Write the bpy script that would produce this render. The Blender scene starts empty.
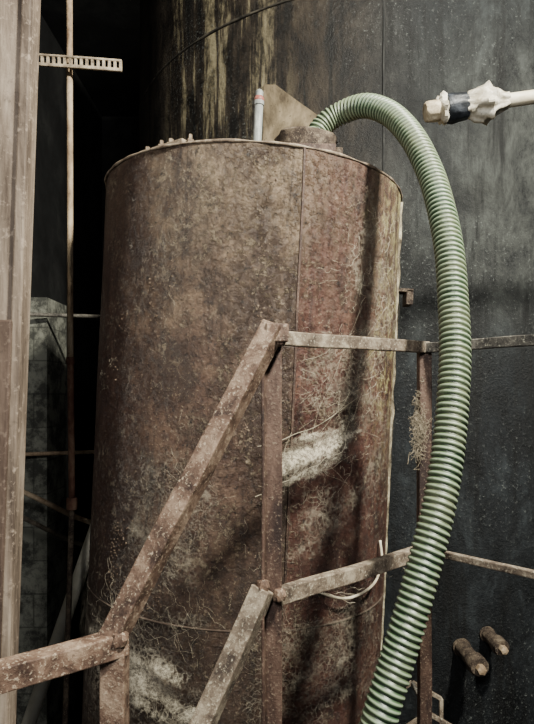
import bpy, bmesh, math, random
from mathutils import Vector, Matrix, noise
random.seed(7)
EYE=3.2
S=bpy.context.scene

# ------------------------------------------------------------ materials
class NT:
    def __init__(s,name):
        s.m=bpy.data.materials.new(name); s.m.use_nodes=True
        s.t=s.m.node_tree; s.b=s.t.nodes['Principled BSDF']; s.out=s.t.nodes['Material Output']
        s.tc=s.t.nodes.new('ShaderNodeTexCoord')
    def n(s,ty,**k):
        x=s.t.nodes.new(ty)
        for a,b in k.items(): setattr(x,a,b)
        return x
    def l(s,a,b): s.t.links.new(a,b)
    def mp(s,scale=(1,1,1),loc=(0,0,0)):
        x=s.n('ShaderNodeMapping'); x.inputs['Scale'].default_value=scale; x.inputs['Location'].default_value=loc
        s.l(s.tc.outputs['Object'],x.inputs['Vector']); return x.outputs[0]
    def noise(s,vec,sc,det=6,rough=.6,dist=0):
        x=s.n('ShaderNodeTexNoise'); x.inputs['Scale'].default_value=sc; x.inputs['Detail'].default_value=det
        x.inputs['Roughness'].default_value=rough; x.inputs['Distortion'].default_value=dist
        s.l(vec,x.inputs['Vector']); return x.outputs['Fac']
    def ramp(s,fac,stops):
        x=s.n('ShaderNodeValToRGB'); e=x.color_ramp.elements
        while len(e)<len(stops): e.new(.5)
        for i,(p,c) in enumerate(stops):
            e[i].position=p
            e[i].color=(c,c,c,1) if isinstance(c,(int,float)) else (*c,1)
        s.l(fac,x.inputs[0]); return x.outputs[0]
    def math(s,op,a,b=None,clamp=False):
        x=s.n('ShaderNodeMath',operation=op,use_clamp=clamp)
        for i,v in enumerate((a,b)):
            if v is None: continue
            if isinstance(v,(int,float)): x.inputs[i].default_value=v
            else: s.l(v,x.inputs[i])
        return x.outputs[0]
    def mix(s,f,a,b,mode='MIX'):
        x=s.n('ShaderNodeMix',data_type='RGBA',blend_type=mode)
        for i,v in ((0,f),(6,a),(7,b)):
            if isinstance(v,(int,float)): x.inputs[i].default_value=v
            elif isinstance(v,tuple): x.inputs[i].default_value=(*v,1)
            else: s.l(v,x.inputs[i])
        return x.outputs[2]
    def maprange(s,v,a,b,c=0,d=1):
        x=s.n('ShaderNodeMapRange',interpolation_type='SMOOTHSTEP')
        s.l(v,x.inputs[0]); 
        for i,k in enumerate((a,b,c,d)): x.inputs[i+1].default_value=k
        return x.outputs[0]
    def xyz(s):
        x=s.n('ShaderNodeSeparateXYZ'); s.l(s.tc.outputs['Object'],x.inputs[0]); return x.outputs
    def done(s,col,rough=.7,bump=None,bs=.4,bd=.01,metal=0,spec=.35):
        if isinstance(col,tuple): s.b.inputs['Base Color'].default_value=(*col,1)
        else: s.l(col,s.b.inputs['Base Color'])
        if isinstance(rough,(int,float)): s.b.inputs['Roughness'].default_value=rough
        else: s.l(rough,s.b.inputs['Roughness'])
        s.b.inputs['Metallic'].default_value=metal; s.b.inputs['Specular IOR Level'].default_value=spec
        if bump is not None:
            x=s.n('ShaderNodeBump'); x.inputs['Strength'].default_value=bs; x.inputs['Distance'].default_value=bd
            s.l(bump,x.inputs['Height']); s.l(x.outputs[0],s.b.inputs['Normal'])
        return s.m

def mottled(name,dark,mid,light,sc=12,stretch=(1,1,1),rough=.75,bs=.4,speck=None,bd=.005,pits=.7):
    m=NT(name); v=m.mp(stretch)
    n1=m.noise(v,sc,8,.68,.3); c=m.ramp(n1,[(.36,dark),(.5,mid),(.64,light)])
    n2=m.noise(m.mp(),sc*9,4,.7)
    if speck is not None: c=m.mix(m.ramp(n2,[(.56,0),(.66,.8)]),c,speck)
    c=m.mix(m.ramp(m.noise(m.mp(loc=(7,7,7)),sc*6,5,.7),[(.60,0),(.68,pits)]),c,tuple(k*.5 for k in dark))
    h=m.math('ADD',n1,m.math('MULTIPLY',n2,.7))
    return m.done(c,rough,h,bs,bd)

def tank_mat():
    m=NT('rusty_tank_paint'); X=m.xyz(); x,y,z=X[0],X[1],X[2]
    wob=m.noise(m.mp(),2.3,5,.6); fine=m.noise(m.mp(),80,6,.72); med=m.noise(m.mp((1,1,.85)),11,12,.80,.2)
    big=m.noise(m.mp((1,1,.7),(2,9,4)),4.5,9,.72,.3)
    streak=m.noise(m.mp((1,1,.13)),13,9,.76,.3)
    c=m.ramp(med,[(.38,(.017,.009,.006)),(.5,(.070,.037,.025)),(.62,(.15,.092,.060))])
    c=m.mix(m.ramp(big,[(.43,.8),(.57,0)]),c,(.028,.016,.011))
    # settled dust towards the top
    dust=m.math('MULTIPLY',m.maprange(m.math('ADD',z,m.math('MULTIPLY',wob,.9)),3.6,4.4,0,1),m.ramp(m.math('ADD',m.math('MULTIPLY',streak,.3),m.math('MULTIPLY',big,.7)),[(.43,.08),(.57,1)]))
    dust=m.math('MULTIPLY',dust,m.maprange(m.math('ADD',x,m.math('MULTIPLY',wob,.3)),-.45,-.1,.35,1))
    c=m.mix(m.math('MULTIPLY',dust,.66),c,m.ramp(med,[(.38,(.075,.052,.032)),(.6,(.28,.215,.135))]))
    # maroon sheet right of the seam (seam at theta 17deg -> x = .189)
    right=m.maprange(x,.186,.192)
    mar=m.ramp(m.noise(m.mp((1,1,.55)),9,11,.78),[(.38,(.016,.005,.004)),(.52,(.072,.023,.016)),(.66,(.17,.085,.056))])
    mar=m.mix(m.math('MULTIPLY',m.maprange(z,3.2,4.0),m.ramp(streak,[(.44,.15),(.58,.7)])),mar,(.145,.10,.064))
    c=m.mix(m.math('MULTIPLY',right,.8),c,mar)
    c=m.mix(m.math('MULTIPLY',m.maprange(x,-.2,-.6),.6),c,(.052,.025,.019))  # light falloff towards the left edge, painted into the colour
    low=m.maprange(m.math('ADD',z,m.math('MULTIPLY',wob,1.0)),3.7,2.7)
    c=m.mix(m.math('MULTIPLY',low,m.math('SUBTRACT',.58,m.math('MULTIPLY',right,.3))),c,(.021,.014,.010))  # overhead light fading downwards, worked into the base colour
    # run-downs
    c=m.mix(m.ramp(streak,[(.34,.7),(.46,0)]),c,(.012,.008,.006))
    crustmask=m.math('MULTIPLY',m.maprange(m.math('ADD',x,m.math('MULTIPLY',wob,.35)),.60,.82),m.maprange(z,2.7,3.4))
    crn=m.ramp(m.noise(m.mp((1,1,.6)),22,10,.8,.6),[(.49,0),(.57,1)])
    c=m.mix(m.math('MULTIPLY',crustmask,crn),c,(.45,.40,.18))
    scab=m.math('MULTIPLY',m.ramp(m.noise(m.mp(loc=(3,1,8)),34,9,.78,.3),[(.535,0),(.58,1)]),m.ramp(m.noise(m.mp(loc=(1,8,1)),6,4,.6),[(.48,.0),(.56,1)]))
    c=m.mix(m.math('MULTIPLY',scab,.65),c,(.25,.195,.13))
    sp=m.math('MULTIPLY',m.ramp(fine,[(.58,0),(.64,1)]),m.ramp(wob,[(.4,.3),(.6,1)]))
    c=m.mix(m.math('MULTIPLY',sp,.6),c,(.30,.24,.165))
    c=m.mix(m.ramp(m.noise(m.mp(loc=(5,5,5)),46,6,.75),[(.57,0),(.64,.85)]),c,(.009,.006,.005))
    blist=m.ramp(m.noise(m.mp(loc=(1,4,2)),48,7,.75,.1),[(.5,0),(.64,1)])
    h=m.math('ADD',m.math('ADD',m.math('MULTIPLY',blist,.6),m.math('MULTIPLY',scab,1.0)),m.math('ADD',m.math('MULTIPLY',fine,1.1),m.math('MULTIPLY',med,1.0)))
    r=m.ramp(med,[(.35,.34),(.65,.68)])
    return m.done(c,r,h,.9,.006,spec=.35)

def big_mat():
    m=NT('soot_stained_steel'); X=m.xyz(); x,y,z=X[0],X[1],X[2]
    wob=m.noise(m.mp(),1.1,5,.6); st=m.noise(m.mp((1,1,.09)),9,8,.72,.3); fine=m.noise(m.mp(),65,6,.78)
    med=m.noise(m.mp((1,1,.6)),5,11,.8,.3)
    c=m.ramp(med,[(.38,(.0015,.0019,.0023)),(.52,(.0068,.0083,.0098)),(.65,(.025,.030,.033))])
    up=m.math('MULTIPLY',m.maprange(m.math('ADD',z,m.math('MULTIPLY',wob,.8)),3.6,4.5),m.maprange(m.math('ADD',x,m.math('MULTIPLY',wob,.8)),-.4,.8))
    up=m.math('MULTIPLY',up,m.maprange(m.math('ADD',z,m.math('MULTIPLY',wob,.6)),5.7,4.9,.2,1))
    c=m.mix(m.math('MULTIPLY',up,.65),c,m.ramp(med,[(.42,(.010,.011,.0105)),(.60,(.080,.083,.073))]))
    br=m.math('MULTIPLY',m.maprange(x,-.1,-.9),m.maprange(z,3.6,4.4))
    c=m.mix(m.math('MULTIPLY',br,.8),c,m.ramp(med,[(.42,(.008,.0055,.004)),(.60,(.045,.032,.020))]))
    sx=m.math('MULTIPLY',m.maprange(x,-1.80,-1.62),m.maprange(x,-.85,-1.15))
    rn=m.math('MULTIPLY',sx,m.math('MULTIPLY',m.ramp(st,[(.52,0),(.58,1)]),m.maprange(m.math('ADD',z,m.math('MULTIPLY',wob,.8)),4.3,5.4)))
    c=m.mix(m.math('MULTIPLY',rn,m.ramp(med,[(.42,.05),(.58,.75)])),c,(.30,.255,.155))
    c=m.mix(m.ramp(st,[(.38,.92),(.52,0)]),c,(.003,.003,.003))
    c=m.mix(m.math('MULTIPLY',m.ramp(fine,[(.58,0),(.66,1)]),m.ramp(wob,[(.42,.05),(.62,.6)])),c,(.20,.215,.20))
    h=m.math('ADD',m.math('MULTIPLY',fine,1.2),med)
    return m.done(c,m.ramp(med,[(.35,.42),(.65,.7)]),h,.8,.008,spec=.28)

M={}
M['tank']=tank_mat(); M['big']=big_mat()
M['rail']=mottled('dusty_painted_steel',(.026,.013,.009),(.11,.066,.045),(.25,.178,.125),14,(1,1,1),.65,.6,(.40,.32,.23))
M['rail_dark']=mottled('rusty_post_steel',(.018,.009,.007),(.055,.030,.021),(.115,.070,.050),14,(1,1,.4),.65,.6,(.20,.15,.105))
M['rail_grey']=mottled('dusty_grey_steel',(.035,.024,.018),(.14,.105,.075),(.31,.26,.19),14,(1,1,1),.75,.6,(.44,.39,.29))
M['rail_far']=mottled('sooty_rail_steel',(.02,.018,.016),(.07,.062,.052),(.16,.145,.12),14,(1,1,1),.75,.6,(.3,.28,.22))
M['rust']=mottled('flaking_rust',(.012,.007,.005),(.045,.030,.021),(.125,.095,.065),25,(1,1,1),.85,.6,(.25,.20,.14))
M['galv']=mottled('galvanised_steel',(.14,.145,.135),(.28,.29,.27),(.48,.48,.44),30,(1,1,.3),.45,.2)
M['red']=mottled('faded_red_cap',(.16,.04,.03),(.28,.09,.07),(.38,.25,.2),30,(1,1,1),.5,.2)
M['timber']=mottled('dusty_column_paint',(.055,.038,.027),(.165,.125,.093),(.30,.242,.188),4,(3,3,.35),.75,.4,(.27,.21,.16),pits=.4)
M['timber_d']=mottled('shaded_column_paint',(.018,.010,.007),(.055,.034,.024),(.11,.075,.055),5,(3,3,.4),.75,.4,(.14,.10,.075),pits=.5)  # darker copy of the column paint, with shade put into its colour
M['tanpipe']=mottled('dusty_pipe',(.12,.075,.045),(.30,.215,.135),(.48,.38,.26),12,(1,1,.4),.7,.3)
M['tandark']=mottled('sooty_pipe',(.03,.024,.018),(.10,.08,.058),(.2,.17,.12),12,(1,1,1),.8,.3)
M['rustpipe']=mottled('rust_red_pipe',(.05,.018,.011),(.12,.055,.035),(.22,.14,.09),14,(1,1,.5),.8,.4)
M['cream']=mottled('cream_pvc',(.32,.27,.18),(.55,.48,.35),(.70,.64,.50),7,(1,1,1),.55,.15,pits=.3)
M['creamlight']=mottled('pale_cream_pvc',(.62,.56,.43),(.78,.72,.58),(.85,.80,.67),7,(1,1,1),.55,.15,pits=.1)
M['plastic']=mottled('dusty_plastic_wrap',(.28,.24,.17),(.54,.49,.39),(.80,.76,.66),18,(1,1,1),.35,.8)
M['btape']=mottled('black_tape',(.005,.006,.008),(.014,.016,.020),(.05,.055,.065),20,(1,1,1),.4,.4)
M['ballend']=mottled('cream_tape_end',(.28,.22,.14),(.52,.44,.31),(.72,.65,.50),20,(1,1,1),.6,.4)
M['floor']=mottled('dirty_concrete',(.01,.01,.009),(.03,.028,.025),(.06,.057,.05),4,(1,1,1),.85,.3)
M['wall']=mottled('sooty_wall',(.003,.003,.003),(.009,.009,.009),(.022,.022,.021),2,(1,1,1),.9,.3)
def block_mat():
    m=NT('painted_blockwork'); b=m.n('ShaderNodeTexBrick'); b.inputs['Scale'].default_value=1
    b.inputs['Brick Width'].default_value=.4; b.inputs['Row Height'].default_value=.2; b.inputs['Mortar Size'].default_value=.005
    b.inputs['Color1'].default_value=(.13,.13,.105,1); b.inputs['Color2'].default_value=(.17,.17,.14,1); b.inputs['Mortar'].default_value=(.08,.08,.065,1)
    mp=m.n('ShaderNodeMapping'); mp.inputs['Rotation'].default_value=(math.pi/2,0,0); m.l(m.tc.outputs['Object'],mp.inputs[0])
    m.l(mp.outputs[0],b.inputs[0])
    n=m.noise(m.mp(),7,9,.75); c=m.mix(m.ramp(n,[(.43,.9),(.56,0)]),b.outputs[0],(.02,.02,.017))
    return m.done(c,.9,n,.4,.01)
M['block']=block_mat()
def hose_mat():
    m=NT('green_ribbed_pvc'); a=m.n('ShaderNodeAttribute',attribute_name='ridge'); n=m.noise(m.mp(),9,6,.7); nf=m.noise(m.mp(),70,5,.75)
    c=m.ramp(a.outputs['Fac'],[(0,(.006,.014,.007)),(.5,(.045,.082,.038)),(1,(.29,.36,.235))])  # ridge highlights and groove shade are part of this colour ramp
    c=m.mix(m.ramp(n,[(.42,0),(.66,.55)]),c,(.165,.17,.10))
    c=m.mix(m.ramp(nf,[(.56,0),(.66,.6)]),c,(.03,.037,.022))
    return m.done(c,.42,nf,.3,.002,spec=.55)
M['hose']=hose_mat()
def web_mat(name,lo,hi,dens=1.,col=(.62,.55,.42)):
    m=NT(name)
    n=m.noise(m.mp(),13,13,.8,.5)
    fb=m.noise(m.mp((1,1,1),(3,3,3)),85,6,.75,.4)
    v=m.n('ShaderNodeTexVoronoi',feature='DISTANCE_TO_EDGE'); v.inputs['Scale'].default_value=44
    vm=m.n('ShaderNodeVectorMath',operation='ADD'); nn=m.n('ShaderNodeTexNoise'); nn.inputs['Scale'].default_value=12; nn.inputs['Detail'].default_value=6
    m.l(m.tc.outputs['Object'],nn.inputs[0]); sc=m.n('ShaderNodeVectorMath',operation='SCALE'); sc.inputs[3].default_value=.12
    m.l(nn.outputs['Color'],sc.inputs[0]); m.l(sc.outputs[0],vm.inputs[0]); m.l(m.tc.outputs['Object'],vm.inputs[1]); m.l(vm.outputs[0],v.inputs['Vector'])
    thr=m.ramp(v.outputs[0],[(.0,1),(.06,0)])
    e=m.n('ShaderNodeAttribute',attribute_name='edge')
    ef=e.outputs['Fac']
    nn2=m.math('SUBTRACT',m.math('ADD',n,m.math('MULTIPLY',ef,.16)),.16)
    base=m.math('MULTIPLY',m.ramp(nn2,[(lo,0),(hi,1)]),m.ramp(fb,[(.42,.25),(.56,1)]))
    f=m.math('MAXIMUM',base,m.math('MULTIPLY',thr,.6))
    f=m.math('MULTIPLY',m.math('MULTIPLY',f,m.ramp(ef,[(0,0),(.5,1)])),dens,True)
    t=m.n('ShaderNodeBsdfTransparent'); mx=m.n('ShaderNodeMixShader')
    m.l(f,mx.inputs[0]); m.l(t.outputs[0],mx.inputs[1]); m.l(m.b.outputs[0],mx.inputs[2]); m.l(mx.outputs[0],m.out.inputs[0])
    return m.done(col,.9)
M['web']=web_mat('dusty_cobweb',.40,.54,.80)
M['webthin']=web_mat('thin_cobweb',.48,.64,.50,(.46,.40,.30))
def plain(name,c,r=.9):
    m=NT(name); n=m.noise(m.mp(),30,4,.6); return m.done(m.ramp(n,[(.3,tuple(k*.6 for k in c)),(.7,c)]),r)
M['strand']=plain('cobweb_strand',(.48,.42,.31))
M['strand_d']=plain('dirty_cobweb_strand',(.26,.215,.15))
M['weld']=plain('weld_bead',(.08,.055,.04))

# ------------------------------------------------------------ mesh helpers
def new(name,verts,faces,mat,parent=None,smooth=False,loc=None):
    me=bpy.data.meshes.new(name); me.from_pydata([tuple(v) for v in verts],[],faces); me.update()
    o=bpy.data.objects.new(name,me); S.collection.objects.link(o); me.materials.append(mat)
    if smooth:
        for p in me.polygons: p.use_smooth=True
    if parent: o.parent=parent
    if loc: o.location=loc
    return o
def empty(name,loc=(0,0,0),rot=(0,0,0)):
    e=bpy.data.objects.new(name,None); S.collection.objects.link(e); e.location=loc; e.rotation_euler=rot; e.empty_display_size=.1; return e
def bevel(o,w=.004,seg=2):
    b=o.modifiers.new('bevel','BEVEL'); b.width=w; b.segments=seg; b.limit_method='ANGLE'; return o
def box(name,a,b,mat,parent=None,bv=0):
    x0,y0,z0=a;x1,y1,z1=b
    v=[(x0,y0,z0),(x1,y0,z0),(x1,y1,z0),(x0,y1,z0),(x0,y0,z1),(x1,y0,z1),(x1,y1,z1),(x0,y1,z1)]
    f=[(0,3,2,1),(4,5,6,7),(0,1,5,4),(1,2,6,5),(2,3,7,6),(3,0,4,7)]
    o=new(name,v,f,mat,parent)
    if bv: bevel(o,bv)
    return o
def beam(name,p0,p1,prof,mat,parent=None,up=(0,0,1),bv=.003,sub=14,rough=.0012):
    """extrude a closed 2-D profile (side, up) between two points, slightly dented along the way"""
    p0=Vector(p0);p1=Vector(p1);d=(p1-p0).normalized();up=Vector(up)
    if abs(d.dot(up))>.97: up=Vector((0,-1,0))
    s=d.cross(up).normalized();u=s.cross(d).normalized()
    v=[];f=[];n=len(prof)
    for i in range(sub+1):
        c=p0.lerp(p1,i/sub)
        off=Vector((noise.noise(c*5),noise.noise(c*5+Vector((9,9,9))),noise.noise(c*5-Vector((9,3,9)))))*rough*2
        for a,b in prof: v.append(c+s*a+u*b+off)
    for i in range(sub):
        for j in range(n):
            k=(j+1)%n; f.append((i*n+j,i*n+k,(i+1)*n+k,(i+1)*n+j))
    f.append(tuple(range(n-1,-1,-1))); f.append(tuple(sub*n+j for j in range(n)))
    o=new(name,v,f,mat,parent)
    bm=bmesh.new(); bm.from_mesh(o.data); bmesh.ops.recalc_face_normals(bm,faces=bm.faces); bm.to_mesh(o.data); bm.free()
    if bv: bevel(o,bv)
    return o
def sq(w,h): return [(-w/2,-h/2),(w/2,-h/2),(w/2,h/2),(-w/2,h/2)]
def ell(w,h,t=.007,fx=1,fy=1): 
    p=[(0,0),(w,0),(w,t),(t,t),(t,h),(0,h)]
    return [((a-w/2)*fx,(b-h/2)*fy) for a,b in p]
def catmull(P,step):
    P=[Vector(p) for p in P]; P=[2*P[0]-P[1]]+P+[2*P[-1]-P[-2]]; out=[]
    for i in range(1,len(P)-2):
        a,b,c,d=P[i-1:i+3]; n=max(2,int((c-b).length/step*3))
        for k in range(n):
            t=k/n; out.append(.5*((2*b)+(c-a)*t+(2*a-5*b+4*c-d)*t*t+(-a+3*b-3*c+d)*t**3))
    out.append(P[-2]); 
    res=[out[0]]; acc=0
    for i in range(1,len(out)):
        seg=(out[i]-out[i-1]); L=seg.length; pos=0
        while acc+(L-pos)>=step:
            pos+=step-acc; acc=0; res.append(out[i-1]+seg*(pos/L))
        acc+=L-pos
    return res
def sweep(name,pts,rad,mat,parent=None,seg=24,attr=None,caps=True):
    v=[];f=[];A=[]; u=None
    for i,p in enumerate(pts):
        d=(pts[min(i+1,len(pts)-1)]-pts[max(i-1,0)]).normalized()
        if u is None:
            u=d.orthogonal().normalized()
        u=(u-d*u.dot(d)).normalized(); w=d.cross(u)
        for j in range(seg):
            a=2*math.pi*j/seg; r=rad(i,a) if callable(rad) else rad
            v.append(p+(u*math.cos(a)+w*math.sin(a))*r)
            if attr: A.append(attr(i,a))
    n=len(pts)
    for i in range(n-1):
        for j in range(seg):
            k=(j+1)%seg; f.append((i*seg+j,i*seg+k,(i+1)*seg+k,(i+1)*seg+j))
    if caps: f.append(tuple(range(seg-1,-1,-1))); f.append(tuple((n-1)*seg+j for j in range(seg)))
    o=new(name,v,f,mat,parent,smooth=True)
    if attr:
        at=o.data.attributes.new('ridge','FLOAT','POINT'); at.data.foreach_set('value',A)
    return o
def pipe(name,P,r,mat,parent=None,seg=16,step=.04):
    return sweep(name,catmull(P,step) if len(P)>2 else [Vector(P[0]).lerp(Vector(P[1]),i/12) for i in range(13)],r,mat,parent,seg)
def lathe(name,prof,mat,parent=None,seg=48,loc=(0,0,0),axis=None,smooth=True,rough=0,freq=8):
    """prof: list of (r,z); axis direction vector"""
    q=Vector((0,0,1)).rotation_difference(Vector(axis).normalized()) if axis else None
    v=[];f=[]
    for r,z in prof:
        for j in range(seg):
            a=2*math.pi*j/seg; p=Vector((math.cos(a),math.sin(a),0))
            rr=r*(1+rough*noise.noise(Vector((p.x*freq*.3,p.y*freq*.3,z*freq*5))))
            p=p*rr+Vector((0,0,z))
            if q: p=q@p
            v.append(p+Vector(loc))
    for i in range(len(prof)-1):
        for j in range(seg):
            k=(j+1)%seg; f.append((i*seg+j,i*seg+k,(i+1)*seg+k,(i+1)*seg+j))
    f.append(tuple(range(seg-1,-1,-1))); f.append(tuple((len(prof)-1)*seg+j for j in range(seg)))
    o=new(name,v,f,mat,parent,smooth=smooth)
    if smooth:
        e=o.modifiers.new('edges','EDGE_SPLIT'); e.split_angle=math.radians(40)
    return o

# ------------------------------------------------------------ room shell
box('floor',(-2.4,-2.6,-.1),(3.6,8.2,0),M['floor'])
box('wall_back',(-2.4,8.0,0),(3.6,8.2,6.9),M['wall'])
box('wall_left',(-2.4,-2.6,0),(-2.2,8.0,6.9),M['wall'])
box('wall_right',(3.4,-2.6,0),(3.6,8.0,6.9),M['wall'])
box('ceiling',(-2.4,-2.6,6.9),(3.6,8.2,7.0),M['wall'])

# ------------------------------------------------------------ large storage tank behind
big=empty('large_storage_tank',(1.05,5.4,0))
RB=2.15
def shell(name,R,z0,z1,mat,parent,nseg=160,nz=60,amp=0.003):
    v=[];f=[]
    for i in range(nz+1):
        z=z0+(z1-z0)*i/nz
        for j in range(nseg):
            a=2*math.pi*j/nseg; r=R+amp*noise.noise(Vector((3*math.cos(a),3*math.sin(a),z*2)))
            v.append((r*math.cos(a),r*math.sin(a),z))
    for i in range(nz):
        for j in range(nseg):
            k=(j+1)%nseg; f.append((i*nseg+j,i*nseg+k,(i+1)*nseg+k,(i+1)*nseg+j))
    f.append(tuple(range(nseg-1,-1,-1))); f.append(tuple(nz*nseg+j for j in range(nseg)))
    o=new(name,v,f,mat,parent,smooth=True); e=o.modifiers.new('edges','EDGE_SPLIT'); e.split_angle=math.radians(50); return o
shell('shell',RB,0,6.6,M['big'],big,200,70,.006)
def ring(name,R,z,r,mat,parent,n=180,jit=.15):
    pts=[Vector((R*math.cos(2*math.pi*i/n),R*math.sin(2*math.pi*i/n),z)) for i in range(n+1)]
    return sweep(name,pts,lambda i,a:r*(1+jit*noise.noise(pts[i]*14)),mat,parent,8,caps=False)
M['bigweld']=mottled('sooty_weld_bead',(.006,.005,.004),(.028,.024,.018),(.075,.065,.048),12)
ring('weld_ring_0',RB,5.47,.007,M['bigweld'],big,jit=.6)
M['seam']=mottled('sooty_plate_seam',(.004,.004,.004),(.014,.014,.013),(.035,.035,.031),12)
for k,th in enumerate((-101,-62)):
    a=math.radians(th); beam('plate_seam_%d'%k,(RB*math.cos(a),RB*math.sin(a),0),(RB*math.cos(a),RB*math.sin(a),6.5),sq(.010,.006),M['seam'],big,up=(math.cos(a),math.sin(a),0),sub=40)
def curved_patch(name,outline,R,cx,cy,mat,parent,off=.006,local=True):
    v=[];n=len(outline)
    for x,z in outline:
        y=cy-math.sqrt((R+off)**2-(x-cx)**2); v.append((x-cx,y-cy,z))
    return new(name,v,[tuple(range(n))],mat,parent)
M['peel']=mottled('peeled_tan_coat',(.045,.032,.020),(.15,.115,.07),(.28,.22,.14),7,(1,1,.5),.8,.3)
ol=[(-.02,5.02),(.05,5.0),(.17,4.88),(.30,4.76),(.33,4.70),(.24,4.62),(.05,4.45),(-.03,4.45)]
curved_patch('peeled_patch',ol,RB,1.05,5.4,M['peel'],big)
def stub(idx,x,z,L,r):
    y=-math.sqrt(RB**2-(x-1.05)**2); c=(x-1.05,y+.05,z); ax=(0.05,-1,0)
    lathe('outlet_%d'%idx,[(r,0),(r,.06),(r*.84,.061),(r*.84,L-.07),(r*1.05,L-.068),(r*1.08,L-.02),(r*.95,L)],M['rust'],big,28,c,ax,rough=.12)
    lathe('outlet_plug_%d'%idx,[(r*.5,L-.01),(r*.5,L+.03),(r*.2,L+.034)],M['tanpipe'],big,6,c,ax,smooth=False)
stub(0,1.05,1.83,.30,.047); stub(1,1.19,1.90,.24,.040)

# ------------------------------------------------------------ main rusty tank
R=.645; L=4.04; lean=math.radians(2.6)
tank=empty('rusty_cylindrical_tank',(-.24,2.7,.03),(0,lean,0))
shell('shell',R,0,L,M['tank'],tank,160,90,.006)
def TS(th,z,r=R):
    a=math.radians(th); return Vector((r*math.sin(a),-r*math.cos(a),z))
M['rim']=mottled('dusty_rim',(.06,.04,.028),(.17,.125,.086),(.33,.27,.19),20,(1,1,1),.8,.5)
M['blister']=mottled('paint_blister',(.05,.032,.022),(.12,.082,.055),(.23,.175,.12),20,(1,1,1),.8,.5)
ring('rolled_rim',R+.001,L,.005,M['rim'],tank,160,.9)
ring('weld_ring_low',R,2.36,.004,M['weld'],tank)
v=[];f=[]
for i in range(81):
    z=L*i/80
    w=.35*noise.noise(Vector((z*3,0,0)))
    for th,rr in ((16.5+w,R-.002),(16.6+w,R+.004),(17.2+w,R+.005),(17.5+w,R-.002)): v.append(TS(th,z,rr))
for i in range(80):
    for j in range(3): f.append((i*4+j,i*4+j+1,(i+1)*4+j+1,(i+1)*4+j))
new('sheet_seam',v,f,M['rail_dark'],tank)
M['crust']=mottled('pale_crust',(.04,.03,.02),(.24,.20,.13),(.58,.53,.37),30,(1,1,.4),.9,.8)
v=[];f=[]
for i in range(161):
    z=1.0+(L-1.02)*i/160; w=.007*noise.noise(Vector((z*12,3,0)))
    for th,rr in ((77,R-.003),(77,R+.008+w),(79,R+.008+w),(79,R-.003)): v.append(TS(th,z,rr))
for i in range(160):
    for j in range(3): f.append((i*4+j,i*4+j+1,(i+1)*4+j+1,(i+1)*4+j))
new('side_flange',v,f,M['crust'],tank)
box('lug_top',(R-.01,-.06,3.655),(R+.075,.02,3.67),M['rust'],tank,.002)
box('lug_web',(R-.01,-.06,3.58),(R+.006,.02,3.665),M['rust'],tank,.002)
box('lug_end',(R+.045,-.06,3.60),(R+.075,.02,3.665),M['rust'],tank,.002)
def hexbolt(i,x,y,s=.016,h=.03):
    lathe('lid_bolt_%d'%i,[(s*1.6,0),(s*1.6,.006),(s,.007),(s,h),(s*.5,h+.002),(s*.5,h+.018)],M['rim'],tank,6,(x,y,L-.004),smooth=False)
hexbolt(0,-.34,-.46,.016,.05);hexbolt(1,-.30,-.49,.02,.045);hexbolt(2,-.22,-.55,.013,.04);hexbolt(3,-.40,-.42,.018,.04)
beam('lid_clamp',(-.42,-.42,L+.022),(-.24,-.55,L+.026),sq(.03,.02),M['rim'],tank)
lathe('vent_nipple',[(.024,0),(.024,.03),(.0165,.032),(.0165,.245),(.0195,.247),(.0195,.262)],M['galv'],tank,20,(.015,-.41,L-.01))
lathe('vent_nipple_cap',[(.018,0),(.0195,.004),(.0195,.010),(.015,.02),(.006,.026)],M['red'],tank,20,(.015,-.41,L+.250))
lathe('vent_nipple_tip',[(.015,0),(.015,.025),(.008,.033)],M['galv'],tank,16,(.015,-.41,L+.263))
lathe('hose_collar',[(.125,0),(.125,.010),(.116,.012),(.116,.125),(.118,.132),(.116,.14),(.108,.14),(.104,.08)],M['rust'],tank,40,(.205,-.36,L-.002),(.0,0,1),rough=.16)
beam('collar_band',(.09,-.475,L+.055),(.31,-.475,L+.06),sq(.012,.03),M['rail_dark'],tank)
box('collar_lug',(.318,-.39,L-.002),(.345,-.33,L+.10),M['rust'],tank,.003)

# cobwebs and crust strands clinging to the tank
def webpatch(name,th0,th1,z0,z1,mat,off0=.006,off1=.02,n=40,seed=0,parent=tank,shear=.03,tri=0):
    v=[];f=[];E=[]
    for i in range(n+1):
        for j in range(n+1):
            s=i/n;t=j/n; th=th0+(th1-th0)*s; h=(z1-z0)*(1-tri*s); z=z0+h*t+(s*shear)
            o=off0+off1*(.5+.5*noise.noise(Vector((s*4+seed,t*4,seed))))
            v.append(TS(th,z,R+o))
            d=min(s,1-s,t,1-t)*2
            E.append(max(0,min(1,(d*1.5+.9*noise.noise(Vector((s*4,t*4,seed*3.1)))+.45*noise.noise(Vector((s*13,t*13,seed*3.1)))-.05)*1.3)))
    for i in range(n):
        for j in range(n):
            a=i*(n+1)+j; f.append((a,a+n+1,a+n+2,a+1))
    o=new(name,v,f,mat,parent,smooth=True); at=o.data.attributes.new('edge','FLOAT','POINT'); at.data.foreach_set('value',E); return o
webpatch('cobweb_sheet_0',9,42,2.80,3.05,M['web'],.01,.04,seed=1,shear=.17,tri=.35)
webpatch('cobweb_sheet_1',18,56,3.02,3.40,M['webthin'],.01,.03,seed=2)
webpatch('cobweb_sheet_2',-70,-5,1.9,2.40,M['webthin'],.01,.04,seed=3,shear=.02)
webpatch('cobweb_sheet_3',16,48,2.60,2.90,M['webthin'],.01,.03,seed=4)
webpatch('cobweb_sheet_4',28,74,3.25,3.95,M['webthin'],.005,.02,seed=5)
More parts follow.
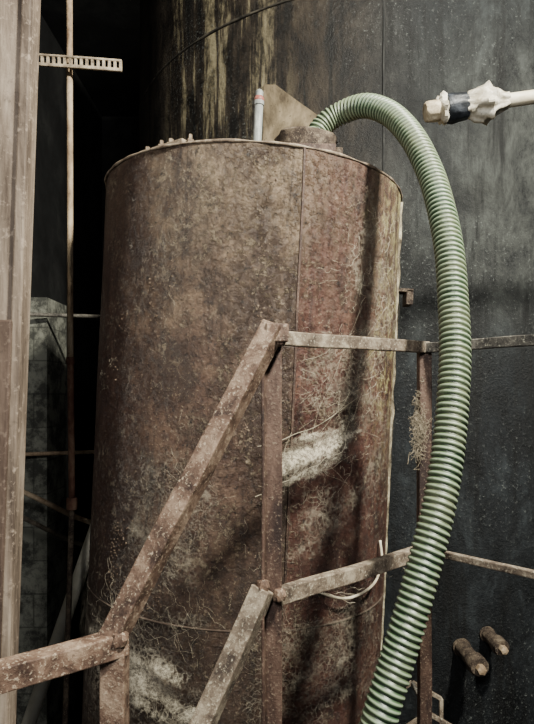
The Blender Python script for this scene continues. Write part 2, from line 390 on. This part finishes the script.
webpatch('cobweb_sheet_5',-35,-5,2.45,2.95,M['webthin'],.005,.02,seed=6)
webpatch('cobweb_sheet_6',5,66,2.0,2.44,M['webthin'],.005,.03,seed=8)
webpatch('cobweb_sheet_7',-52,-2,2.06,2.36,M['web'],.02,.03,seed=11,shear=-.04,tri=.3)
webpatch('cobweb_sheet_8',45,72,2.75,3.2,M['webthin'],.005,.02,seed=13)
V=[];F=[]
def strand(p,q,r=.0012,sag=.0,wig=.006,n=14):
    global V,F
    p=Vector(p);q=Vector(q); pts=[]
    sd=random.random()*50
    for i in range(n+1):
        t=i/n; c=p.lerp(q,t)+Vector((0,0,-sag*4*t*(1-t)))
        c+=Vector((noise.noise(Vector((t*4,sd,0))),noise.noise(Vector((t*4,sd,7)))*.4,noise.noise(Vector((t*4,sd,14)))))*wig*2*math.sin(math.pi*t)
        pts.append(c)
    b=len(V)
    for i,c in enumerate(pts):
        d=(pts[min(i+1,n)]-pts[max(i-1,0)]).normalized(); u=d.orthogonal().normalized(); w=d.cross(u)
        rr=r*(.5+1.1*abs(noise.noise(c*40)))
        for k in range(4):
            a=k*math.pi/2; V.append(c+(u*math.cos(a)+w*math.sin(a))*rr)
    for i in range(n):
        for k in range(4):
            kk=(k+1)%4; F.append((b+i*4+k,b+i*4+kk,b+(i+1)*4+kk,b+(i+1)*4+k))
def strands(zc,thc,dz,dth,cnt,r=.0012,ln=.12,off=.012):
    for _ in range(cnt):
        th=thc+random.gauss(0,dth); z=zc+random.gauss(0,dz)
        a=random.random()*math.pi
        dth2=math.degrees(ln*random.uniform(.4,1.2)*math.cos(a)/R); dz2=ln*random.uniform(.4,1.2)*math.sin(a)
        th=min(max(th,-72),70); t2=min(max(th+dth2,-72),72)
        strand(TS(th,z,R+random.uniform(.003,off)),TS(t2,z+dz2,R+random.uniform(.003,off)),r*random.uniform(.3,1.0),.004,.014)
strands(3.25,38,.16,12,100,.0008,.10); strands(3.6,48,.15,9,70,.0009,.1)
strands(2.78,28,.08,8,30,.0006,.14); strands(2.3,-20,.07,22,50,.0005,.16); strands(2.32,30,.06,10,25,.0005,.15)
strands(2.75,-15,.2,8,10,.0005,.1); strands(3.3,-25,.2,20,12,.0005,.07); strands(2.5,5,.1,8,16,.0005,.1)
for k in range(14):
    strand(TS(19,3.3-.03*k,R+.01),TS(random.uniform(35,60),3.2+random.uniform(-.35,.35),R+.02),.0006,.02,.01,20)
strand(TS(6,3.0,R+.04),TS(40,3.18,R+.02),.0016,.03,.012,24); strand(TS(6,2.83,R+.04),TS(34,2.98,R+.02),.0016,.0,.014,24)
strand(TS(34,2.98,R+.02),TS(42,3.2,R+.02),.0015,.0,.014,24); strand(TS(8,2.83,R+.04),TS(16,3.05,R+.03),.0010,.0,.014,24)
new('cobweb_strands',V,F,M['strand'],tank)
V=[];F=[]
def blob(c,nrm,r):
    b=len(V); u=nrm.orthogonal().normalized(); w=nrm.cross(u)
    for k in range(6):
        a=k*math.pi/3; V.append(c+(u*math.cos(a)+w*math.sin(a))*r*random.uniform(.6,1.3))
    V.append(c+nrm*r*.7)
    for k in range(6): F.append((b+k,b+(k+1)%6,b+6))
for cl in range(60):
    th=random.uniform(-62,15) if cl<44 else random.uniform(20,66); z=random.uniform(2.3,3.95); n=random.randint(8,30)
    for _ in range(n):
        a=th+random.gauss(0,2.2); b=z+random.gauss(0,.028)
        if abs(a)>74 or b>4.0: continue
        q=TS(a,b); nn=Vector((q.x,q.y,0)).normalized(); blob(q-nn*.001,nn,random.uniform(.0015,.0045))
for _ in range(3000):
    th=random.uniform(-75,75); z=random.uniform(2.2,4.02)
    if noise.noise(Vector((th*.06,z*3,2)))<-.05: continue
    q=TS(th,z); nn=Vector((q.x,q.y,0)).normalized(); blob(q-nn*.001,nn,random.uniform(.001,.0028))
new('paint_blisters',V,F,M['blister'],tank,smooth=False)

pipe('drooping_tube_loop',[TS(60,2.62,R+.012),TS(58,2.54,R+.03),TS(50,2.475,R+.04),TS(38,2.455,R+.035),TS(28,2.49,R+.025),TS(22,2.535,R+.012)],.005,M['cream'],tank,12,.01)

# ------------------------------------------------------------ green hose
HP=[(.165,2.34,4.07),(.185,2.345,4.19),(.225,2.355,4.258),(.290,2.34,4.295),(.371,2.27,4.290),(.447,2.18,4.217),(.500,2.07,4.087),(.535,1.98,3.939),
(.548,1.90,3.799),(.552,1.82,3.637),(.5425,1.75,3.474),(.5296,1.69,3.324),(.508,1.64,3.184),(.4827,1.60,3.051),(.4498,1.56,2.924),
(.4106,1.53,2.802),(.3625,1.50,2.66),(.3207,1.48,2.544),(.2683,1.45,2.402),(.21,1.43,2.2),(.15,1.42,1.7),(.16,1.42,.9),(.22,1.36,.3),(.45,1.25,.055),(.9,1.1,.05),(1.6,.9,.05)]
PITCH=.0175; ST=PITCH/6
hp=catmull(HP,ST)
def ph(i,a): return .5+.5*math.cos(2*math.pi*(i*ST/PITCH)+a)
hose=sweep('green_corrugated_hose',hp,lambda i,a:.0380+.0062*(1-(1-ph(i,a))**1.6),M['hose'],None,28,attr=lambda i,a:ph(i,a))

# ------------------------------------------------------------ guard rail
g=empty('steel_guard_railing')
def Z(a): return EYE+a
beam('front_post',(.012,1.5,0),(.012,1.5,Z(.125)),ell(.052,.045,.008,1,1),M['rail_dark'],g,up=(0,-1,0),sub=40)
beam('top_rail_right',(.03,1.515,Z(.140)),(.525,1.96,Z(.152)),sq(.022,.037),M['rail_grey'],g,sub=20)
beam('mid_rail_right',(.03,1.515,Z(-.512)),(.525,1.96,Z(-.508)),sq(.03,.042),M['rail_grey'],g,sub=20)
beam('corner_post',(.515,1.965,0),(.515,1.965,Z(.165)),sq(.04,.04),M['rail_dark'],g,sub=40)
beam('top_rail_return',(.505,1.96,Z(.150)),(1.15,1.235,Z(.152)),sq(.022,.032),M['rail_far'],g,sub=20)
beam('mid_rail_return',(.505,1.96,Z(-.508)),(1.15,1.235,Z(-.508)),sq(.02,.022),M['rail_grey'],g,sub=20)
beam('end_post',(1.15,1.235,0),(1.15,1.235,Z(.165)),sq(.045,.045),M['rail_dark'],g,sub=30)
beam('stair_handrail',(.018,1.49,Z(.168)),(-.352,1.35,Z(-.555)),sq(.05,.05),M['rail'],g,up=(-.35,-.9,.3),sub=24)
beam('handrail_cap',(-.008,1.485,Z(.150)),(.048,1.50,Z(.150)),sq(.05,.045),M['rail'],g,sub=3)
beam('stair_midrail',(-.008,1.49,Z(-.485)),(-.40,1.335,Z(-1.31)),sq(.05,.05),M['rail_grey'],g,up=(-.35,-.9,.3),sub=24)
beam('level_handrail',(-.325,1.365,Z(-.562)),(-.80,.99,Z(-.566)),sq(.05,.052),M['rail'],g,sub=16)
beam('lower_post',(-.345,1.36,0),(-.345,1.36,Z(-.58)),sq(.055,.055),M['rail'],g,sub=40)
beam('stair_midrail_end_post',(-.80,.99,0),(-.80,.99,Z(-.58)),sq(.055,.055),M['rail'],g,sub=30)
for i,(c,r) in enumerate([((.03,1.49,Z(.135)),.018),((.03,1.492,Z(-.50)),.018),((-.33,1.335,Z(-.545)),.020),((-.012,1.485,Z(-.475)),.018)]):
    lathe('weld_%d'%i,[(.002,-r),(r*.7,-r*.7),(r,0),(r*.7,r*.7),(.002,r)],M['rail'],g,14,c,rough=.5)
V=[];F=[]
for k in range(90):
    x=.488+random.gauss(0,.008); z=Z(-.09)+random.gauss(0,.05); strand((x,1.937,z),(x+random.gauss(0,.012),1.932,z-random.uniform(.01,.06)),.0012,0,.02)
new('corner_cobweb',V,F,M['strand_d'],g)
V=[];F=[]
for k in range(60):
    t=random.random(); a=Vector((.1,1.585,Z(-.52))).lerp(Vector((.48,1.92,Z(-.52))),t); strand(a,a+Vector((random.gauss(.02,.04),.05,-random.uniform(.01,.06))),.0007,.01,.006)
new('railing_cobweb_strands',V,F,M['strand'],g)

# ------------------------------------------------------------ left column
col=empty('weathered_column')
def slab(name,xt0,xt1,y0,y1,mat,zb=0,zt=6.88,k=.0345):
    v=[]
    for z in (zb,zt):
        s=(z-4.38)*k
        v+=[(xt0+s,y0,z),(xt1+s,y0,z),(xt1+s,y1,z),(xt0+s,y1,z)]
    f=[(0,3,2,1),(4,5,6,7),(0,1,5,4),(1,2,6,5),(2,3,7,6),(3,0,4,7)]
    return bevel(new(name,v,f,mat,col),.006)
slab('main_board',-.94,-.70,1.80,1.86,M['timber'])
slab('edge_board',-.732,-.700,1.786,1.80,M['timber'])
slab('lower_shade_board',-.90,-.722,1.772,1.786,M['timber_d'],0,3.42)  # brown strip carrying the column's lower-half shade in its colour
slab('web',-.87,-.80,1.86,2.06,M['timber_d'])

# ------------------------------------------------------------ service pipes on the left
vp=empty('vertical_service_pipe')
pipe('upper_pipe',[(-.862,2.6,6.88),(-.852,2.6,3.3)],.0135,M['tanpipe'],vp)
pipe('lower_pipe',[(-.852,2.6,3.35),(-.845,2.6,2.74)],.014,M['rustpipe'],vp)
lathe('coupling',[(.022,0),(.024,.01),(.024,.04),(.022,.05)],M['rustpipe'],vp,20,(-.845,2.6,2.70))
pipe('drop_pipe',[(-.845,2.6,2.72),(-.915,2.55,0)],.012,M['rust'],vp)
lathe('union',[(.017,0),(.018,.005),(.018,.025),(.017,.03)],M['rustpipe'],vp,20,(-.852,2.6,3.33))
ps=empty('perforated_strap')
N=17; x0,x1=-1.42,-.62
M['rim2']=mottled('dusty_strap',(.12,.09,.06),(.30,.24,.17),(.45,.38,.28),30,(1,1,1),.8,.4)
def sz(x): return 4.632+( -.62-x)*.075-.03
beam('flange_top',(x0,2.562,sz(x0)+.020),(x1,2.562,sz(x1)+.020),sq(.012,.010),M['rim2'],ps,sub=10)
beam('flange_bottom',(x0,2.562,sz(x0)-.020),(x1,2.562,sz(x1)-.020),sq(.012,.014),M['rim2'],ps,sub=10)
for i in range(N*2):
    x=x0+(x1-x0-.01)*i/(N*2-1)+.005
    beam('rung_%d'%i,(x,2.562,sz(x)-.02),(x,2.562,sz(x)+.02),sq(.011,.008),M['rim2'],ps,sub=1,bv=0)
box('strap_hanger',(x0-.8,2.55,sz(x0)-.02),(x0+.02,2.575,sz(x0)+.02),M['rust'],ps)

box('block_pier',(-1.50,3.6,0),(-1.32,3.95,3.78),M['block'])
def hpipe(name,P,r,mat): return pipe(name,P,r,M[mat],None,12)
hpipe('horizontal_pipe',[(-2.2,3.4,3.68),(-.55,3.70,3.66)],.012,'rail_far')
hpipe('horizontal_pipe.001',[(-2.2,3.4,2.83),(-.55,3.70,2.86)],.012,'tanpipe')
hpipe('sagging_cable',[(-2.2,3.3,2.95),(-1.4,3.25,2.70),(-1.0,3.25,2.52),(-.7,3.45,2.38),(-.52,3.62,2.33)],.014,'tanpipe')
hpipe('sagging_cable.001',[(-2.2,3.15,2.88),(-1.4,3.15,2.6),(-1.0,3.2,2.40),(-.7,3.4,2.28),(-.52,3.62,2.23)],.012,'tandark')
pipe('leaning_cream_pipe',[(-1.61,2.5,.03),(-.80,3.1,2.75)],.034,M['creamlight'])

# ------------------------------------------------------------ wrapped pipe end, right
w=empty('plastic_wrapped_pipe')
e0=Vector((.668,2.4,4.332)); ax=Vector((.4,0,.056)).normalized()
def wl(name,prof,mat,rough=0,fr=8,seg=40): return lathe(name,prof,M[mat],w,seg,e0,ax,rough=rough,freq=fr)
Lp=(3.38-.668)/ax.x
pipe('pipe_body',[e0+ax*.05,e0+ax*Lp],.027,M['cream'],w,24)
wl('taped_end',[(.020,-.040),(.034,-.036),(.040,-.026),(.041,.0),(.040,.02),(.042,.05)],'ballend',.12)
wl('black_tape_band',[(.044,.046),(.053,.048),(.056,.07),(.053,.10),(.049,.13),(.044,.134)],'btape',.12)
wl('plastic_skirt',[(.046,.12),(.052,.135),(.058,.16),(.064,.19),(.072,.215),(.060,.232),(.045,.25),(.036,.275),(.028,.30)],'plastic',.42,7,72)
wl('plastic_collar',[(.040,.018),(.053,.026),(.057,.038),(.046,.05)],'plastic',.4,9)

# ------------------------------------------------------------ gabled steel stand low right
st=empty('gabled_steel_stand')
for k,y in enumerate((2.3,2.55)):
    P=[(.50,y,0),(.50,y,1.90),(.617,y,1.975),(.74,y,1.905),(.74,y,0)]
    for i in range(4):
        beam('bar_%d_%d'%(k,i),P[i],P[i+1],sq(.016,.016),M['rail_grey'],st,sub=8,bv=.002)
beam('ridge',(.617,2.3,1.972),(.617,2.55,1.972),sq(.014,.014),M['rail_far'],st,sub=4)
for x in (.50,.74): beam('tie',(x,2.3,.4),(x,2.55,.4),sq(.016,.016),M['rail_far'],st,sub=3)

# ------------------------------------------------------------ lights
def area(name,loc,target,size,energy,col):
    l=bpy.data.lights.new(name,'AREA'); l.shape='DISK'; l.size=size; l.energy=energy; l.color=col
    o=bpy.data.objects.new(name,l); S.collection.objects.link(o); o.location=loc
    o.rotation_euler=(Vector(target)-Vector(loc)).to_track_quat('-Z','Y').to_euler(); return o
area('ceiling_lamp',(1.75,.1,6.3),(-.1,2.3,3.8),.35,640,(1,.98,.86))
area('fill_lamp',(-.4,-1.3,4.6),(-.1,2.6,3.2),.6,100,(.98,.98,.96))
W=bpy.data.worlds.new('World'); S.world=W; W.use_nodes=True
W.node_tree.nodes['Background'].inputs[0].default_value=(.75,.85,1,1); W.node_tree.nodes['Background'].inputs[1].default_value=.10

# ------------------------------------------------------------ camera
cam=bpy.data.cameras.new('Camera'); co=bpy.data.objects.new('Camera',cam); S.collection.objects.link(co)
co.location=(0,0,EYE); co.rotation_euler=(math.pi/2,0,0)
cam.sensor_fit='VERTICAL'; cam.sensor_height=36; cam.lens=36*600/724; cam.shift_y=32/724; cam.clip_start=.05
S.camera=co
